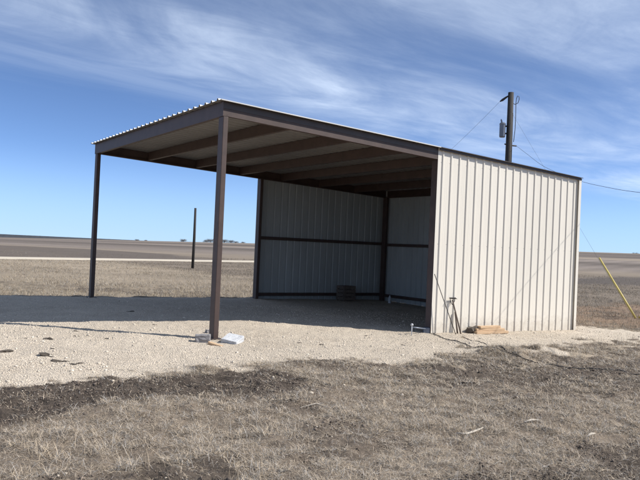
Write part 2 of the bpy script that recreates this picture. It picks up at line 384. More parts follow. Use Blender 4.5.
def blades(name, x, y, length, width, tilt, colr, label, lift=0.0, cat='grass'):
    n = len(x); z = terrain(x, y)+lift
    az = RNG.uniform(0, 2*math.pi, n); dx, dy = np.cos(az), np.sin(az)
    px, py = -dy, dx
    st, ct = np.sin(tilt), np.cos(tilt)
    bend = RNG.uniform(.1, .6, n)
    t2 = np.clip(tilt+bend, 0, 1.75); s2, c2 = np.sin(t2), np.cos(t2)
    b0 = np.stack([x, y, z], 1); m = length*.5
    mid = b0+np.stack([dx*st*m, dy*st*m, ct*m], 1)
    tip = mid+np.stack([dx*s2*m, dy*s2*m, c2*m], 1)
    sd = np.stack([px, py, RNG.uniform(-.5, .5, n)], 1)*(width*.5)[:, None]
    V = np.stack([b0-sd, b0+sd, mid-sd*.8, mid+sd*.8, tip], 1).reshape(-1, 3)
    T = np.array([(0, 1, 3), (0, 3, 2), (2, 3, 4)])[None]+5*np.arange(n)[:, None, None]
    col = np.concatenate([colr, np.ones((n, 1))], 1).repeat(5, 0)
    o = mesh_np(name, V, T.reshape(-1, 3), M_BLADE, col)
    return tag(o, label, cat, kind='stuff')
def straw(n, base, lo=.45, hi=1.25):
    t = RNG.random((n, 1)); c = np.array(base)[None]*(lo+(hi-lo)*t)
    g = RNG.random((n, 1)) < .3
    return np.where(g, c.mean(1, keepdims=True)*np.array([[1.02, .96, .88]]), c)
def near_grass():
    m = 1900000
    d = np.sqrt(RNG.uniform(3.0**2, 13.5**2, m)); az = np.radians(RNG.uniform(-29, 29, m))
    x = d*np.sin(az); y = d*np.cos(az); pad, soil = masks(x, y)
    den = (.4+.8*sst(.34, .62, fbm(x*1.7, y*1.7, 91, 4)))*(1-pad)**2*(1-.95*soil)
    cl = sst(.45, .68, fbm(x*9, y*9, 93, 2)); den = den*(.35+1.0*cl)
    keep = RNG.random(m) < den*np.clip(7.5/d, .5, 1.0)
    x, y = x[keep], y[keep]; d = d[keep]; cl = cl[keep]; n = len(x)
    ln = (.018+.05*RNG.random(n)+.07*RNG.random(n)**6)*(.7+.6*cl); wd = RNG.uniform(.0010, .0024, n)*np.clip(d/5.5, .8, 2)
    tilt = np.clip(RNG.normal(1.22, .3, n), .1, 1.6)
    blades('dry_grass', x, y, ln, wd, tilt, straw(n, (.51, .42, .315), .32, 1.3), 'short flattened dry grass and thatch in the foreground')
near_grass()
def tufts():
    m = 1500; d = np.sqrt(RNG.uniform(3.2**2, 12.5**2, m)); az = np.radians(RNG.uniform(-29, 29, m)); x = d*np.sin(az); y = d*np.cos(az)
    pad, soil = masks(x, y); sd_ = poly_sd(x, y, PAD)
    keep = RNG.random(m) < (.16+.5*np.exp(-(sd_+.25)**2/.06))*(1-pad)*(1-.9*soil)
    x, y = x[keep], y[keep]
    ex = np.array([at(*q) for q in [(275, 366), (268, 362), (240, 433), (478, 352), (515, 348), (555, 344), (598, 338), (245, 470), (220, 450), (372, 356), (455, 360), (462, 334.5), (468, 334.5)]])
    x = np.concatenate([x, ex[:, 0]]); y = np.concatenate([y, ex[:, 1]])
    k = RNG.integers(40, 130, len(x)); r = np.repeat(RNG.uniform(.03, .11, len(x)), k); t0 = np.repeat(RNG.uniform(.5, 1.1, len(x)), k)
    X = np.repeat(x, k)+RNG.normal(0, 1, k.sum())*r; Y = np.repeat(y, k)+RNG.normal(0, 1, k.sum())*r; n = len(X)
    hs = np.repeat(RNG.uniform(.5, 1.15, len(x)), k)
    blades('dry_tufts', X, Y, RNG.uniform(.04, .14, n)*hs, RNG.uniform(.0012, .0026, n), np.clip(RNG.normal(t0, .35), .05, 1.5), straw(n, (.58, .475, .345), .4, 1.25), 'paler dry grass tufts sprouting in the foreground and along the gravel edge')
tufts()
def field_grass():
    m = 330000
    d = np.exp(RNG.uniform(math.log(13), math.log(75), m)); az = np.radians(RNG.uniform(-30, 31, m))
    x = d*np.sin(az); y = d*np.cos(az); pad, soil = masks(x, y)
    rd = np.full(m, 1e9)
    for i in range(len(road_pts)-1):
        p0, p1 = road_pts[i], road_pts[i+1]; e = p1-p0
        t = np.clip(((x-p0[0])*e[0]+(y-p0[1])*e[1])/(e@e), 0, 1); rd = np.minimum(rd, np.hypot(x-p0[0]-t*e[0], y-p0[1]-t*e[1]))
    den = (.25+.75*sst(.38, .6, fbm(x*.5, y*.5, 95, 4)))*(1-pad)**3*(rd > 2.4)*np.where(poly_sd(x, y, PLOW) > 0, .05, 1)*np.where(poly_sd(x, y, PLOW2) > 0, .2, 1)
    keep = RNG.random(m) < den
    x, y, d = x[keep], y[keep], d[keep]; n = len(x)
    rx, ry = x-NX, y-NY; a = rx*EX[0]+ry*EX[1]
    ln = RNG.uniform(.04, .13, n); wd = .0028*np.clip(d/12, 1, 5)
    tilt = np.clip(RNG.normal(.75, .35, n), 0, 1.5)
    c = straw(n, (.40, .33, .24), .5, 1.15)*np.where(a > L+2, .68, 1.0)[:, None]*(.7+.6*fbm(x*.12, y*.3, 97, 4))[:, None]
    blades('field_grass', x, y, ln, wd, tilt, c, 'dry straw coloured pasture behind the shed')
field_grass()

# ------------------------------------------------------------------ mesh helpers
def box_bm(bm, p0, p1, fn):
    (a0, b0, z0), (a1, b1, z1) = p0, p1
    vs = [bm.verts.new(fn(a, b, z)) for z in (z0, z1) for b in (b0, b1) for a in (a0, a1)]
    for f in ((0, 1, 3, 2), (4, 6, 7, 5), (0, 4, 5, 1), (2, 3, 7, 6), (0, 2, 6, 4), (1, 5, 7, 3)): bm.faces.new([vs[i] for i in f])
    return vs
def tube(bm, pts, rad, seg=8, cap=True):
    pts = [Vector(p) for p in pts]; rads = rad if isinstance(rad, (list, tuple)) else [rad]*len(pts)
    rings = []
    t0 = (pts[1]-pts[0]).normalized(); u = t0.orthogonal().normalized()
    for i, p in enumerate(pts):
        t = (pts[min(i+1, len(pts)-1)]-pts[max(i-1, 0)]).normalized()
        u = (u-t*u.dot(t)).normalized(); v = t.cross(u)
        rings.append([bm.verts.new(p+(u*math.cos(k*2*math.pi/seg)+v*math.sin(k*2*math.pi/seg))*rads[i]) for k in range(seg)])
    for i in range(len(rings)-1):
        for k in range(seg): bm.faces.new((rings[i][k], rings[i][(k+1) % seg], rings[i+1][(k+1) % seg], rings[i+1][k]))
    if cap: bm.faces.new(rings[0][::-1]); bm.faces.new(rings[-1])
    return rings
def lumpy(bm, c, sx, sy, sz, seed, rough=.35, sub=2, rot=0):
    r = bmesh.ops.create_icosphere(bm, subdivisions=sub, radius=1); rnd = random.Random(seed)
    off = [rnd.uniform(0, 9) for _ in range(3)]
    for v in r['verts']:
        k = 1+rough*(math.sin(v.co.x*3.1+off[0])*math.cos(v.co.y*2.7+off[1])+.6*math.sin(v.co.z*5+v.co.x*4+off[2]))+rnd.uniform(-.5, .5)*rough*.6
        x, y, z = v.co.x*sx*k, v.co.y*sy*k, v.co.z*sz*k
        v.co = (c[0]+x*math.cos(rot)-y*math.sin(rot), c[1]+x*math.sin(rot)+y*math.cos(rot), c[2]+z)
    return r

# ------------------------------------------------------------------ the shed
shed = empty('open_shed', (NX, NY, 0), YAW)
tag(shed, 'open fronted metal shed with brown steel frame, galvanised lean-to roof and beige sheet walls', 'shed')
LF = lambda a, b, z: Vector((a, b, z))          # local: a along front, b to the back
PD, PW = .15, .078                               # post depth and width
BH = .20                                         # beam depth
gz = lambda a, b: tz(*ab(a, b))
def post(a0, b0, top, wid=PW, dep=PD, name='post'):
    bm = bmesh.new(); box_bm(bm, (a0, b0, gz(a0, b0)-.25), (a0+wid, b0+dep, top), LF)
    return bevel(link(name, bm, M_BROWN, shed), .008)
def base_plate(p, a0, b0, wid, dep):
    bm = bmesh.new(); z = gz(a0, b0); box_bm(bm, (a0-.04, b0-.04, z-.03), (a0+wid+.04, b0+dep+.04, z+.012), LF)
    o = link('base_plate', bm, M_TRIM_SHADE, p); return o
RT_ = .035                                       # roof sheet depth above beams
for (a0, b0) in ((.003, .003), (.003, W-PD-.003), (QA, W-PD-.003), (MA+.004, .003), (L-PW-.05, W-PD-.05), (L-PW-.05, .05)):
    z = roof_z(a0)-RT_-BH-.004
    p = post(a0, b0, z)
    if a0 < .1: base_plate(p, a0, b0, PW, PD)
# sloping C-channel beams along front and back: web + two flanges
def channel(name, a0, a1, b_out, dirn):
    bm = bmesh.new(); t = .006; fl = .065
    def sl(a, b, z): return Vector((a, b, z+roof_z(a)-RT_))
    box_bm(bm, (a0, b_out, -BH), (a1, b_out+dirn*t, -.003), sl)
    box_bm(bm, (a0, b_out+dirn*t, -BH), (a1, b_out+dirn*fl, -BH+t), sl)
    box_bm(bm, (a0, b_out+dirn*t, -.003-t), (a1, b_out+dirn*fl, -.003), sl)
    box_bm(bm, (a0, b_out+dirn*(fl-t), -BH+t+.0005), (a1, b_out+dirn*fl, -BH+.03), sl)
    return link(name, bm, M_BROWN, shed)
channel('beam', 0, L, 0.0, 1); channel('beam', 0, L, W, -1)
def cross_channel(name, a0, dirn, depth=BH, trim=.07):
    bm = bmesh.new(); t = .006; fl = .065; z = roof_z(a0)-RT_-.006; b0, b1 = trim, W-trim
    lo, hi = z-depth, z
    box_bm(bm, (a0, b0, lo), (a0+dirn*t, b1, hi), LF)
    box_bm(bm, (a0+dirn*t, b0, lo), (a0+dirn*fl, b1, lo+t), LF)
    box_bm(bm, (a0+dirn*t, b0, hi-t-SL*fl), (a0+dirn*fl, b1, hi-SL*fl), LF)
    box_bm(bm, (a0+dirn*(fl-t), b0, lo+t+.0005), (a0+dirn*fl, b1, lo+.03), LF)
    return link(name, bm, M_BROWN, shed)
cross_channel('eave_beam', -.006, 1, BH, -.0)
cross_channel('eave_beam', L+.0, -1)
PUR = [L/7*k for k in range(1, 7)]
for a in PUR: cross_channel('purlin', a, 1, .17)
# ribbed sheet profile
def profile(u0, u1, period, h, wb=.05, wt=.022, phase=0.):
    pts = [(u0, 0)]; k = math.floor((u0-phase)/period)
    while True:
        c = phase+k*period; k += 1
        if c-wb/2 >= u1: break
        for du, hh in ((-wb/2, 0), (-wt/2, h), (wt/2, h), (wb/2, 0)):
            if u0 < c+du < u1: pts.append((c+du, hh))
        m = c+period/2
        for du in (-.02, .02):                    # two shallow stiffening marks in the pan
            for e, hh in ((-.006, 0), (0, h*.07), (.006, 0)):
                if u0 < m+du+e < u1 and period > .15: pts.append((m+du+e, hh))
    pts.append((u1, 0)); return pts
def sheet(name, prof, lo, hi, mats, nseg=1):
    bm = bmesh.new(); rows = []
    for u, h in prof:
        p0, p1 = lo(u, h), hi(u, h)
        rows.append([bm.verts.new(p0.lerp(p1, k/nseg)) for k in range(nseg+1)])
    for i in range(len(rows)-1):
        for k in range(nseg): bm.faces.new((rows[i][k], rows[i+1][k], rows[i+1][k+1], rows[i][k+1]))
    me = bpy.data.meshes.new(name); bm.to_mesh(me); bm.free()
    for m in mats: me.materials.append(m)
    o = bpy.data.objects.new(name, me); COL.objects.link(o); o.parent = shed
    return o
def solid(o, t=.0018, flip=False):
    m = o.modifiers.new('gauge', 'SOLIDIFY'); m.thickness = t; m.offset = -1; m.material_offset = 1; m.material_offset_rim = 0
    return o
OH = .075
rf = sheet('roof', profile(-OH, W+OH, .2032, .029, .066, .03, phase=.05), lambda u, h: LF(-.075, u, roof_z(-.075)-RT_+.002+h+.0), lambda u, h: LF(L+.045, u, roof_z(L+.045)-RT_+.002+h), [M_ROOF, M_ROOFIN])
# normals: make sure outer side faces up
solid(rf)
def fix_normals(o, d):
    me = o.data; s = sum((p.normal.dot(d)*p.area for p in me.polygons))
    if s < 0: me.flip_normals()
fix_normals(rf, Vector((0, 0, 1)))
rp = .2007
bz = lambda a: -.012-.098*(a-MA)/(L-MA)
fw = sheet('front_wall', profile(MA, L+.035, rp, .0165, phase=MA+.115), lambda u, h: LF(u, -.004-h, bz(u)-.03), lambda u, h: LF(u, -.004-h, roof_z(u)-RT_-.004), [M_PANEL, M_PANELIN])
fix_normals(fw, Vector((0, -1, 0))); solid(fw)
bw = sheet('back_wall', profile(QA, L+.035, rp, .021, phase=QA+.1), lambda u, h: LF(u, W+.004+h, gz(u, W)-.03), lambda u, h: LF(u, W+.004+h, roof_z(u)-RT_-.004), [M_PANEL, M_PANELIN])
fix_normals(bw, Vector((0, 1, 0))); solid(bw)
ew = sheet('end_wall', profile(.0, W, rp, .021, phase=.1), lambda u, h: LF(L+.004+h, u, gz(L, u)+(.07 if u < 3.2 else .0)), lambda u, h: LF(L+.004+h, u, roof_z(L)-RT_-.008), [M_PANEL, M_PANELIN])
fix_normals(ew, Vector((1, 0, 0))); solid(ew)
# trims, plus a painted shade strip along the open fascia
bm = bmesh.new(); box_bm(bm, (L+.0375, -.043, bz(L)-.02), (L+.043, .05, roof_z(L)-RT_-.01), LF); box_bm(bm, (L-.03, -.045, bz(L)-.02), (L+.0435, -.0385, roof_z(L)-RT_-.01), LF)
link('corner_trim', bm, M_PANEL, shed)
def slr(a, b, z): return Vector((a, b, z+roof_z(a)-RT_))
bm = bmesh.new(); box_bm(bm, (MA-.002, -.052, -.045), (L+.044, -.0385, -.006), slr); link('eave_trim_and_shade', bm, M_TRIM_SHADE, shed)
bm = bmesh.new(); box_bm(bm, (-.012, -.006, -.098), (MA-.006, -.002, -.001), slr); link('eave_trim_and_shade', bm, M_TRIM_SHADE, shed)  # no real trim: dark strip paints the roof overhang's shade on the upper fascia
bm = bmesh.new(); box_bm(bm, (-.074, -OH-.006, -.008), (MA-.01, -OH-.001, .006), slr); link('roof_edge', bm, M_ROOF, shed)
bm = bmesh.new(); box_bm(bm, (MA-.009, -OH-.006, -.007), (L+.044, -OH-.001, .005), slr); link('roof_edge', bm, M_TRIM_SHADE, shed)
# girts
def girt(p0, p1):
    bm = bmesh.new(); box_bm(bm, p0, p1, LF); bevel(link('girt', bm, M_BROWN, shed), .004)
for z in (1.47, .10):
    girt((QA+PW+.003, W-.075, z), (L-.06, W-.008, z+.075))
    girt((L-.075, .12, z-.02), (L-.008, W-.09, z+.055))
    girt((MA+PW+.01, .01, z-.04), (L-.09, .075, z+.06))

# ------------------------------------------------------------------ things at the near post
def placed(px, py, dz=0):
    g = at(px, py); z = tz(*g)
    g = at(px, py, z); return Vector((g[0], g[1], tz(*g)+dz))
def slab(name, mat, loc, size, rz, tilt=(0, 0), label='', cat='', jag=.0, seed=1, bev=.012, group=None):
    bm = bmesh.new(); bmesh.ops.create_cube(bm, size=1)
    bmesh.ops.subdivide_edges(bm, edges=bm.edges, cuts=3, use_grid_fill=True)
    rnd = random.Random(seed)
    for v in bm.verts:
        v.co = Vector((v.co.x*size[0], v.co.y*size[1], (v.co.z+.5)*size[2]))+Vector((rnd.uniform(-1, 1), rnd.uniform(-1, 1), rnd.uniform(-1, 1)))*jag
    o = link(name, bm, mat); o.location = loc; o.rotation_euler = (tilt[0], tilt[1], rz); bevel(o, bev)
    return tag(o, label, cat, group)
c = placed(203, 342)
slab('concrete_block', M_CONC, c+Vector((0, 0, -.02)), (.20, .15, .12), .15, (0, -.05), 'grey concrete block left of the nearest brown post', 'block', .006, 3)
c = placed(216, 345.5)
slab('wood_wedge', M_WOOD, c+Vector((0, 0, -.03)), (.24, .05, .05), -.35, (.1, .2), 'tan scrap of board wedged under the nearest brown post', 'board', .004, 5, .006)
c = placed(232, 343)
slab('white_rubble_slab', M_WHITE, c+Vector((.0, .05, .0)), (.23, .25, .075), -.30, (.22, .13), 'white sloping chunk of concrete right of the nearest brown post', 'concrete', .004, 8, .004)
c = placed(209, 333)
slab('flat_stone', M_CONC, c+Vector((0, 0, -.01)), (.10, .07, .06), .5, (0, 0), 'small dark stone just behind the nearest brown post', 'stone', .008, 9)

# ------------------------------------------------------------------ odds and ends at the wall corner
def rod(name, pts, rad, mat, parent=None, seg=8):
    bm = bmesh.new(); tube(bm, pts, rad, seg); return link(name, bm, mat, parent, True)
b0 = placed(456, 335); t0 = wall_pt(434.5, 274, -.05)
o = rod('steel_rod', [b0+Vector((0, 0, -.01)), t0], .0065, M_DARKM); tag(o, 'long thin dark rod leaning on the beige wall beside the brown corner post', 'rod')
# rake leaning beside it
rk = empty('garden_rake', placed(461, 334)); tag(rk, 'long handled rake leaning head up on the beige wall by the rod', 'rake')
base = Vector(rk.location); top = wall_pt(452.5, 300, -.05)-base
rod('handle', [(0, 0, -.01), tuple(top)], .013, M_OLDWOOD, rk)
bm = bmesh.new(); ax = Vector((EX[0], EX[1], 0)); out = Vector((-EN[0], -EN[1], 0))
for s in (-1, 1): tube(bm, [top-ax*0+Vector((0, 0, -.08)), top+ax*.05*s+Vector((0, 0, -.02)), top+ax*.06*s+Vector((0, 0, .03))], .006, 6)
tube(bm, [top-ax*.07+Vector((0, 0, .035)), top+ax*.07+Vector((0, 0, .035))], .011, 6)
for k in range(8):
    q = top+ax*(-.065+.13*k/7)+Vector((0, 0, .033)); tube(bm, [q, q+out*.05+Vector((0, 0, -.012))], [.006, .003], 5)
link('rake_head', bm, M_DARKM, rk)
# second leaning piece: dark weathered stake and a foot
b1 = placed(457.5, 333); t1 = wall_pt(455, 312, -.04)
o = rod('wooden_stake', [b1, t1], [.016, .011], M_OLDWOOD); tag(o, 'short dark stake standing on the wall between rod and rake', 'stake')
# lumber
def board(px0, px1, py, dz, t, w_, off, label, seed):
    g0 = placed(px0, py); g1 = placed(px1, py); m_ = (g0+g1)/2; ln = (g1-g0).length; rz = math.atan2(g1.y-g0.y, g1.x-g0.x)
    bm = bmesh.new(); bmesh.ops.create_cube(bm, size=1)
    for v in bm.verts: v.co = Vector((v.co.x*ln, v.co.y*w_, (v.co.z+.5)*t))
    o = link('lumber_board', bm, M_WOOD); o.location = m_+Vector((-EN[0]*off, -EN[1]*off, dz)); o.rotation_euler.z = rz+seed; bevel(o, .004)
    tag(o, label, 'board', 'boards stacked by the beige wall')
board(474, 506, 333.5, -.0, .045, .14, .0, 'lowest and longest pale board lying by the beige wall', .02)
board(476, 503, 333.5, .048, .045, .11, -.02, 'middle pale board of the short stack by the wall', -.04)
board(479, 500, 333.5, .096, .04, .09, -.02, 'topmost short pale board of the stack by the wall', .05)
bm = bmesh.new(); lumpy(bm, (0, 0, .05), .10, .07, .085, 5, .3)
o = link('dark_clump', bm, M_CLOD); o.location = placed(472, 333); tag(o, 'dark clump of debris at the left end of the boards', 'debris')
# jack stand / hitch at corner post
hs = empty('trailer_coupler', placed(426, 333)); tag(hs, 'grey metal bar with upright white knob lying by the brown corner post', 'metal bar')
hb = Vector(hs.location); hp = placed(411.5, 335)-hb
bm = bmesh.new(); box_bm(bm, (-.05, -.04, -.02), (.06, .06, .09), LF); bevel(link('foot_block', bm, M_GREYM, hs), .01)
rod('bar', [(.02, .01, .06), tuple(hp+Vector((.02, .05, .13)))], .012, M_GREYM, hs)
rod('upright', [tuple(hp+Vector((0, 0, -.03))), tuple(hp+Vector((0, 0, .16)))], .008, M_WHITE, hs)
bm = bmesh.new(); lumpy(bm, hp+Vector((0, 0, .175)), .024, .024, .024, 3, .05); link('knob', bm, M_WHITE, hs, True)
# small white jug at back corner and a brown box by back wall
jg = placed(389.5, 303.5)
bm = bmesh.new(); prev = None
for r_, z_ in ((0, 0), (.035, 0), (.04, .02), (.04, .12), (.03, .16), (.014, .18), (.014, .205), (0, .205)):
    ring = [bm.verts.new((r_*math.cos(k*math.pi/6), r_*math.sin(k*math.pi/6), z_)) for k in range(12)] if r_ else [bm.verts.new((0, 0, z_))]
    if prev:
        for k in range(12):
            if len(prev) == 1: bm.faces.new((prev[0], ring[k], ring[(k+1) % 12]))
            elif len(ring) == 1: bm.faces.new((prev[k], prev[(k+1) % 12], ring[0]))
            else: bm.faces.new((prev[k], prev[(k+1) % 12], ring[(k+1) % 12], ring[k]))
    prev = ring
o = link('plastic_jug', bm, M_WHITE, None, True); o.location = jg; tag(o, 'small white jug on the ground in the dark back corner of the shed', 'jug')
def crate():
    base = P(6.42, W-.40, 0); base.z = tz(base.x, base.y)
    t = empty('wooden_crate', base, YAW); tag(t, 'dim brown slatted crate standing against the back wall inside the shed', 'crate')
    w_, d_, h_ = .32, .26, .32
    for sx in (-1, 1):
        for sy in (-1, 1):
            bm = bmesh.new(); box_bm(bm, (sx*w_/2-.02, sy*d_/2-.02, 0), (sx*w_/2+.02, sy*d_/2+.02, h_), LF); link('corner_post', bm, M_OLDWOOD, t)
    bm = bmesh.new()
    for k in range(4):
        z0 = .03+k*.095
        for sy in (-1, 1): box_bm(bm, (-w_/2-.02, sy*(d_/2+.0285)-.008, z0), (w_/2+.02, sy*(d_/2+.0285)+.008, z0+.075), LF)
        for sx in (-1, 1): box_bm(bm, (sx*(w_/2+.0285)-.008, -d_/2-.02, z0), (sx*(w_/2+.0285)+.008, d_/2+.02, z0+.075), LF)
    link('slats', bm, M_OLDWOOD, t)
    bm = bmesh.new(); box_bm(bm, (-w_/2+.02, -d_/2+.02, .02), (w_/2-.02, d_/2-.02, .04), LF); link('bottom', bm, M_OLDWOOD, t)
crate()

# ------------------------------------------------------------------ thin lines on the ground
def thin_ground_line(name, px, rad, label, cat, mat=M_BLACK):  # thin black tube following the ground surface
    pts = [placed(*q) for q in px]; out_ = []
    for i in range(len(pts)-1):
        for k in range(14):
            p = pts[i].lerp(pts[i+1], k/14); out_.append(p)
    out_.append(pts[-1])
    for _ in range(25):
        for i in range(1, len(out_)-1): out_[i] = (out_[i-1]+2*out_[i]+out_[i+1])/4
    for i, p in enumerate(out_):
        wob = .004*math.sin(i*.31); out_[i] = Vector((p.x+wob, p.y, tz(p.x+wob, p.y)+rad*1.6))
    o = rod(name, out_, rad, mat, None, 6); return tag(o, label, cat)
thin_ground_line('line', [(433, 335), (452, 341), (476, 349), (516, 358), (545, 364), (590, 369.5), (640, 375), (700, 381)], .007, 'longest thin black line running from the corner post across the grass', 'line')
thin_ground_line('line', [(462, 337), (485, 344), (506, 351), (520, 355)], .006, 'shorter thin black line lying just in front of the beige wall', 'line')

# ------------------------------------------------------------------ sticks and clods
def stick(pts, rad, label):
    q = [placed(*p) for p in pts]; q = [Vector((p.x, p.y, p.z+.02)) for p in q]
    o = rod('bleached_stick', q, [rad*.35]+[rad*.75]*(len(q)-2)+[rad*.3], M_STICK, None, 7); tag(o, label, 'stick', 'bleached sticks in the grass')
stick([(456, 438), (467, 437), (477, 434.5), (483, 432)], .013, 'longest bleached stick lying in the foreground grass')
stick([(524, 425.5), (531, 424.5), (539, 424)], .014, 'short pale stick in the grass right of the longest stick')
stick([(300, 410), (316, 408), (330, 409.5)], .007, 'thin pale stick in the grass below the dark soil')
stick([(586, 438), (591, 436.5), (595, 437)], .016, 'stubby pale stick at the right of the foreground')
clods = [(49, 339, .10), (46, 355, .12), (60, 362, .10), (76, 364, .055), (108, 339, .06), (76, 331.5, .05), (77, 335.5, .05), (130, 311, .06), (26, 338, .04), (53, 349, .05), (155, 325, .04), (0, 352, .10), (300, 343, .05), (322, 345, .06), (404, 345, .05), (365, 336, .04)]
names = ['widest dark clod on the pale gravel, left of the near post', 'dark clod on the pale gravel']
proto = None
for i, (px, py, s) in enumerate(clods):
    if i < 4:
        bm = bmesh.new(); lumpy(bm, (0, 0, 0), 1, .7, .32, 20+i, .6, 3); o = link('earth_clod', bm, M_CLOD)
        if i == 0: protos = []
        protos.append(o)
    else:
        o = protos[i % 4].copy(); COL.objects.link(o)
    o.location = placed(px, py, -.006); o.scale = (s*.9, s*.75, s*.8); o.rotation_euler.z = [0, .3, -.2, .5][i % 4]
    tag(o, 'flat dark clod of earth lying on the pale gravel pad', 'clod', 'dark clods on the gravel')

# ------------------------------------------------------------------ utility pole, wires, guy guard
PY = 25.0
ptop = depth_pt(511.0, 92.5, PY); px_, py_ = ptop.x, PY
pole = empty('utility_pole', (px_, py_, tz(px_, py_))); tag(pole, 'tall dark wooden utility pole with a grey transformer behind the shed', 'utility pole')
pb = Vector(pole.location); Hh = ptop.z-pb.z
rod('shaft', [(0, 0, -.3), (0, 0, Hh*.5), (0, 0, Hh)], [.135, .12, .10], M_POLE, pole, 14)
S1 = 25.0/F
tr = Vector((-7.2*S1, -.02, depth_pt(504, 137.5, PY).z-pb.z))
th_ = 13.5*S1
bm = bmesh.new()
tube(bm, [tr, tr+Vector((0, 0, .03)), tr+Vector((0, 0, th_*.92)), tr+Vector((0, 0, th_))], [.09, .105, .105, .115], 14)
tfm = link('transformer', bm, M_GREYM, pole)
bm = bmesh.new(); tube(bm, [tr+Vector((0, 0, th_)), tr+Vector((0, 0, th_+.05))], [.115, .07], 14); link('lid', bm, M_GREYM, tfm)
bm = bmesh.new(); tube(bm, [tr+Vector((-.03, 0, th_+.05)), tr+Vector((-.05, 0, th_+.12)), tr+Vector((-.06, 0, th_+.17))], [.025, .03, .012], 8); link('bushing', bm, M_GREYM, tfm)
for zz in (.12, th_-.1):
    bm = bmesh.new(); box_bm(bm, (tr.x+.09, -.03, tr.z+zz), (-.11, .03, tr.z+zz+.05), LF); link('bracket', bm, M_DARKM, pole)
def loc_px(x, y): return depth_pt(x, y, PY)-pb
rod('insulator', [loc_px(509, 95.5), loc_px(506, 97.5), loc_px(502.5, 100), loc_px(500, 101.5)], [.02, .035, .045, .02], M_DARKM, pole, 8)
lp = [(512.5, 103), (515, 104.5), (518, 103), (519.3, 99), (519, 96.5), (517.5, 96), (516.5, 98.5), (515.9, 104), (515.6, 118), (515, 130), (513.5, 142)]
rod('jumper_wire', [loc_px(*q) for q in lp], .012, M_WIRE, pole, 6)
rod('service_bracket', [loc_px(504.5, 144), loc_px(511, 145.5), loc_px(516.5, 146)], .025, M_DARKM, pole, 6)
rod('ground_line', [Vector((.105, -.07, .5)), Vector((.105, -.07, Hh*.6)), Vector((.09, -.06, Hh*.9))], .008, M_WIRE, pole, 5)
def catenary(p0, p1, sag, n=24):
    return [p0.lerp(p1, k/n)-Vector((0, 0, sag*4*(k/n)*(1-k/n))) for k in range(n+1)]
A = depth_pt(500, 101.5, PY); B = Vector((A.x-60, PY+38, A.z+1.2))
d1 = depth_pt(440, 131, 31.5)
B = A+(d1-A)*9; B.z = A.z+.5
o = rod('overhead_wire', catenary(A, B, 3.6, 40), .004, M_WIRE, None, 5); tag(o, 'thin overhead wire running left from the utility pole top behind the roof', 'wire')
A2 = depth_pt(516.5, 146, PY)
pts = [A2, depth_pt(527, 154, 22.8), depth_pt(545, 167, 20.0), depth_pt(577, 180, 17.2), depth_pt(608, 187.5, 14.9), depth_pt(640, 192.5, 13.1), depth_pt(700, 198, 11.2), Vector((6.4, 8.0, 2.42)), Vector((6.9, 3.0, 2.9)), Vector((7.5, -4, 4.2))]
def smooth_path(pts, n=10):
    out_ = []
    for i in range(len(pts)-1):
        p0, p1, p2, p3 = pts[max(i-1, 0)], pts[i], pts[i+1], pts[min(i+2, len(pts)-1)]
        for k in range(n):
            t = k/n
            out_.append(.5*((2*p1)+(p2-p0)*t+(2*p0-5*p1+4*p2-p3)*t*t+(3*p1-p0-3*p2+p3)*t**3))
    out_.append(pts[-1]); return out_
o = rod('service_wire', smooth_path(pts), .0048, M_WIRE, None, 6); tag(o, 'dark sagging service wire running right from the utility pole', 'wire')
# guy wire and yellow guard
g0 = placed(636, 318); gt = Vector((px_, py_-.1, depth_pt(511, 112, PY).z))
gd = (gt-g0)
gg = empty('guy_wire', g0); tag(gg, 'guy wire with a yellow plastic guard slanting to the ground right of the shed', 'guy wire')
rod('wire', [(0, 0, -.1), tuple(gd)], .0025, M_WIRE, gg, 5)
bm = bmesh.new(); dn = gd.normalized(); tube(bm, [dn*.02, dn*.8, dn*2.2], [.029, .029, .026], 10); link('guard', bm, M_YELLOW, gg, True)
q0 = placed(637, 317.5); q1 = placed(668, 320.5)
o = rod('yellow_marker', [q0+Vector((.05, 0, .04)), q1+Vector((0, 0, .05))], .03, M_YELLOW, None, 8); tag(o, 'yellow plastic tube lying on the ground at the right edge', 'marker')
# far post on the left
fp = at(192.5, 268.5, FIELD_Z); fz = tz(*fp); fh = depth_pt(195, 208, fp[1]).z-fz
o = rod('wooden_post', [(fp[0], fp[1], fz-.3), (fp[0]+.02, fp[1], fz+fh*.5), (fp[0]+.01, fp[1], fz+fh)], [.085, .08, .065], M_POLE, None, 10)
tag(o, 'lone dark wooden post standing in the pasture by the road', 'post')

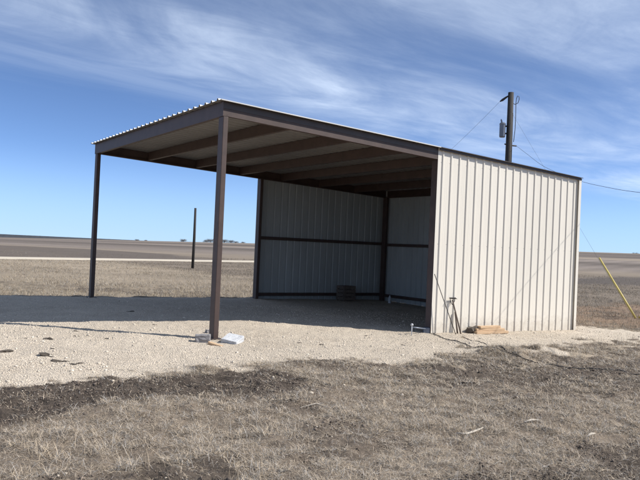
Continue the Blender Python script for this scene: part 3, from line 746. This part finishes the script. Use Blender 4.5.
# ------------------------------------------------------------------ far trees (bare winter crowns)
def tree_proto(seed, h=5.0):
    rnd = random.Random(seed); bmt = bmesh.new(); bmc = bmesh.new()
    tube(bmt, [(0, 0, -.3), (.1, 0, h*.25), (.05, .1, h*.45)], [.22, .17, .1], 7)
    for k in range(6):
        a = k*1.05+rnd.random(); tube(bmt, [(.05, .05, h*.3), (math.cos(a)*h*.2, math.sin(a)*h*.2, h*.6), (math.cos(a)*h*.33, math.sin(a)*h*.33, h*.82)], [.09, .05, .02], 5)
    for k in range(1300):
        cl = k % 13; a = cl*1.9+seed; cr_ = h*(.10+.30*((cl*37) % 13)/13)
        cx, cy, cz = math.cos(a)*cr_, math.sin(a)*cr_, h*(.30+.45*((cl*53+seed) % 13)/13*(1.1-cr_/h))
        v = Vector((rnd.gauss(0, 1), rnd.gauss(0, 1), rnd.gauss(0, .9)))*h*.10
        c0 = Vector((cx, cy, cz))+v; c0.z = max(c0.z, .2); u = Vector((rnd.uniform(-1, 1), rnd.uniform(-1, 1), rnd.uniform(-1, 1)))*.2; w_ = Vector((rnd.uniform(-1, 1), rnd.uniform(-1, 1), rnd.uniform(-1, 1)))*.15
        bmc.faces.new([bmc.verts.new(c0-u), bmc.verts.new(c0+w_), bmc.verts.new(c0+u)])
    return bmt, bmc
def distant_trees():
    spec = [(183, 1.1, 690, 'small bare tree alone on the skyline left of the near post'),
            (206, 1.0, 700, None), (210.5, 1.35, 690, None), (224.5, 1.3, 690, None), (231, 1.15, 705, None), (236, .8, 690, None), (243, .7, 700, None),
            (137, .7, 690, None), (146, .55, 690, None), (635.5, 1.0, 690, 'small bare tree on the skyline at the far right')]
    src = None; gl = 'bare tree on the skyline behind the near post'
    lab = {206: 'bare tree on the skyline just left of the near post', 210.5: 'tallest bare skyline tree just left of the near post',
           224.5: 'tallest bare skyline tree just right of the near post', 231: 'broad bare skyline tree second to the right of the near post',
           236: 'low bare skyline tree between the near post and the back wall', 243: 'smallest bare skyline tree nearest the back wall post',
           137: 'low bare bush on the skyline midway between the left posts', 146: 'lowest bare bush on the skyline, midway along the open side'}
    for i, (px, s, Y, l) in enumerate(spec):
        d = ray(px, 242); x = d.x/d.y*Y; z = tz(x, Y)
        if src is None:
            t = empty('bare_tree', (x, Y, z)); bt, bc = tree_proto(4); link('trunk', bt, M_BARK, t); link('crown', bc, M_TWIG, t); src = t
        else:
            t = src.copy(); COL.objects.link(t)
            for ch in list(src.children):
                c_ = ch.copy(); COL.objects.link(c_); c_.parent = t
        t.location = (x, Y, z-.9); t.scale = (s*1.5, s*1.5, s*.8); t.rotation_euler.z = i*1.3
        tag(t, l or lab[px], 'tree', 'bare trees along the skyline')
distant_trees()

# ------------------------------------------------------------------ light and sky
EL, AZX, AZY = R(42), 1.0, -.06
sd = Vector((AZX, AZY, 0)).normalized()*math.cos(EL)+Vector((0, 0, math.sin(EL)))
sun = bpy.data.lights.new('sun', 'SUN'); sun.energy = 4.2; sun.angle = R(.53); sun.color = (1, .96, .90)
so = bpy.data.objects.new('sun', sun); COL.objects.link(so); so.rotation_euler = sd.to_track_quat('Z', 'Y').to_euler(); so.location = (8, 2, 12)
wd = bpy.data.worlds.new('World'); S.world = wd; wd.use_nodes = True; nt = wd.node_tree; Lk = nt.links.new
bg = nt.nodes['Background']
sky = N(nt, 'ShaderNodeTexSky', sky_type='NISHITA'); sky.sun_disc = False; sky.sun_elevation = EL
sky.sun_rotation = math.atan2(AZX, AZY); sky.air_density = .55; sky.dust_density = .12; sky.ozone_density = 4.2; sky.altitude = 2600
tc = N(nt, 'ShaderNodeTexCoord'); sx = N(nt, 'ShaderNodeSeparateXYZ'); Lk(tc.outputs['Generated'], sx.inputs[0])
dz = mathn(nt, 'MAXIMUM', sx.outputs[2], .02)
X = mathn(nt, 'DIVIDE', sx.outputs[0], dz); Y = mathn(nt, 'DIVIDE', sx.outputs[1], dz)
ca, sa = math.cos(R(47)), math.sin(R(47))
U = mathn(nt, 'ADD', mathn(nt, 'MULTIPLY', X, ca), mathn(nt, 'MULTIPLY', Y, sa))
V = mathn(nt, 'SUBTRACT', mathn(nt, 'MULTIPLY', Y, ca), mathn(nt, 'MULTIPLY', X, sa))
def sky_noise(su, sv, scale, det, rough, dist=0.0, off=0):
    cx = N(nt, 'ShaderNodeCombineXYZ'); Lk(mathn(nt, 'MULTIPLY', U, su), cx.inputs[0]); Lk(mathn(nt, 'MULTIPLY', V, sv), cx.inputs[1]); cx.inputs[2].default_value = off
    n = N(nt, 'ShaderNodeTexNoise'); n.inputs['Scale'].default_value = scale; n.inputs['Detail'].default_value = det; n.inputs['Roughness'].default_value = rough; n.inputs['Distortion'].default_value = dist
    Lk(cx.outputs[0], n.inputs['Vector']); return n.outputs['Fac']
def ramp(v, e0, e1, o0=0., o1=1.):
    m = N(nt, 'ShaderNodeMapRange', interpolation_type='SMOOTHSTEP'); Lk(v, m.inputs[0])
    for i, q in enumerate((e0, e1, o0, o1)): m.inputs[i+1].default_value = q
    return m.outputs[0]
Vw = mathn(nt, 'ADD', V, mathn(nt, 'MULTIPLY', mathn(nt, 'SUBTRACT', sky_noise(.30, .5, 1.0, 5, .6, 0, 3), .5), 2.2))
m_edge = ramp(Vw, 4.6, 2.6)
streak = ramp(sky_noise(.34, .85, 1.0, 8, .58, .9, 1), .30, .70, .18, 1)
broad = ramp(sky_noise(.22, .55, 1.0, 4, .5, .2, 63.1), .32, .58, .22, 1)
fine = ramp(sky_noise(1.1, 2.6, 1.0, 8, .66, .9, 5), .3, .72, .62, 1.0)
wisp = mathn(nt, 'MULTIPLY', ramp(sky_noise(.12, 1.1, 1.0, 6, .6, .3, 21), .45, .75), mathn(nt, 'MULTIPLY', ramp(Vw, 5.6, 3.4), .22))
cl = mathn(nt, 'MULTIPLY', mathn(nt, 'MULTIPLY', m_edge, mathn(nt, 'MULTIPLY', streak, broad)), mathn(nt, 'MULTIPLY', fine, .74), True)
cl = mathn(nt, 'MAXIMUM', cl, wisp)
hz = ramp(sx.outputs[2], -.01, .13, .75, 0.0)
mh = N(nt, 'ShaderNodeMix', data_type='RGBA'); Lk(hz, mh.inputs[0]); Lk(sky.outputs[0], mh.inputs[6]); mh.inputs[7].default_value = (2.55, 3.75, 5.3, 1)
mx = N(nt, 'ShaderNodeMix', data_type='RGBA'); Lk(cl, mx.inputs[0]); Lk(mh.outputs[2], mx.inputs[6]); mx.inputs[7].default_value = (5.2, 6.0, 7.2, 1)
Lk(mx.outputs[2], bg.inputs['Color']); bg.inputs['Strength'].default_value = .116

vs = S.view_settings; vs.view_transform = 'Standard'; vs.look = 'None'; vs.gamma = 1; vs.exposure = .6; vs.use_curve_mapping = False
S.cycles.max_bounces = 8; S.cycles.diffuse_bounces = 4
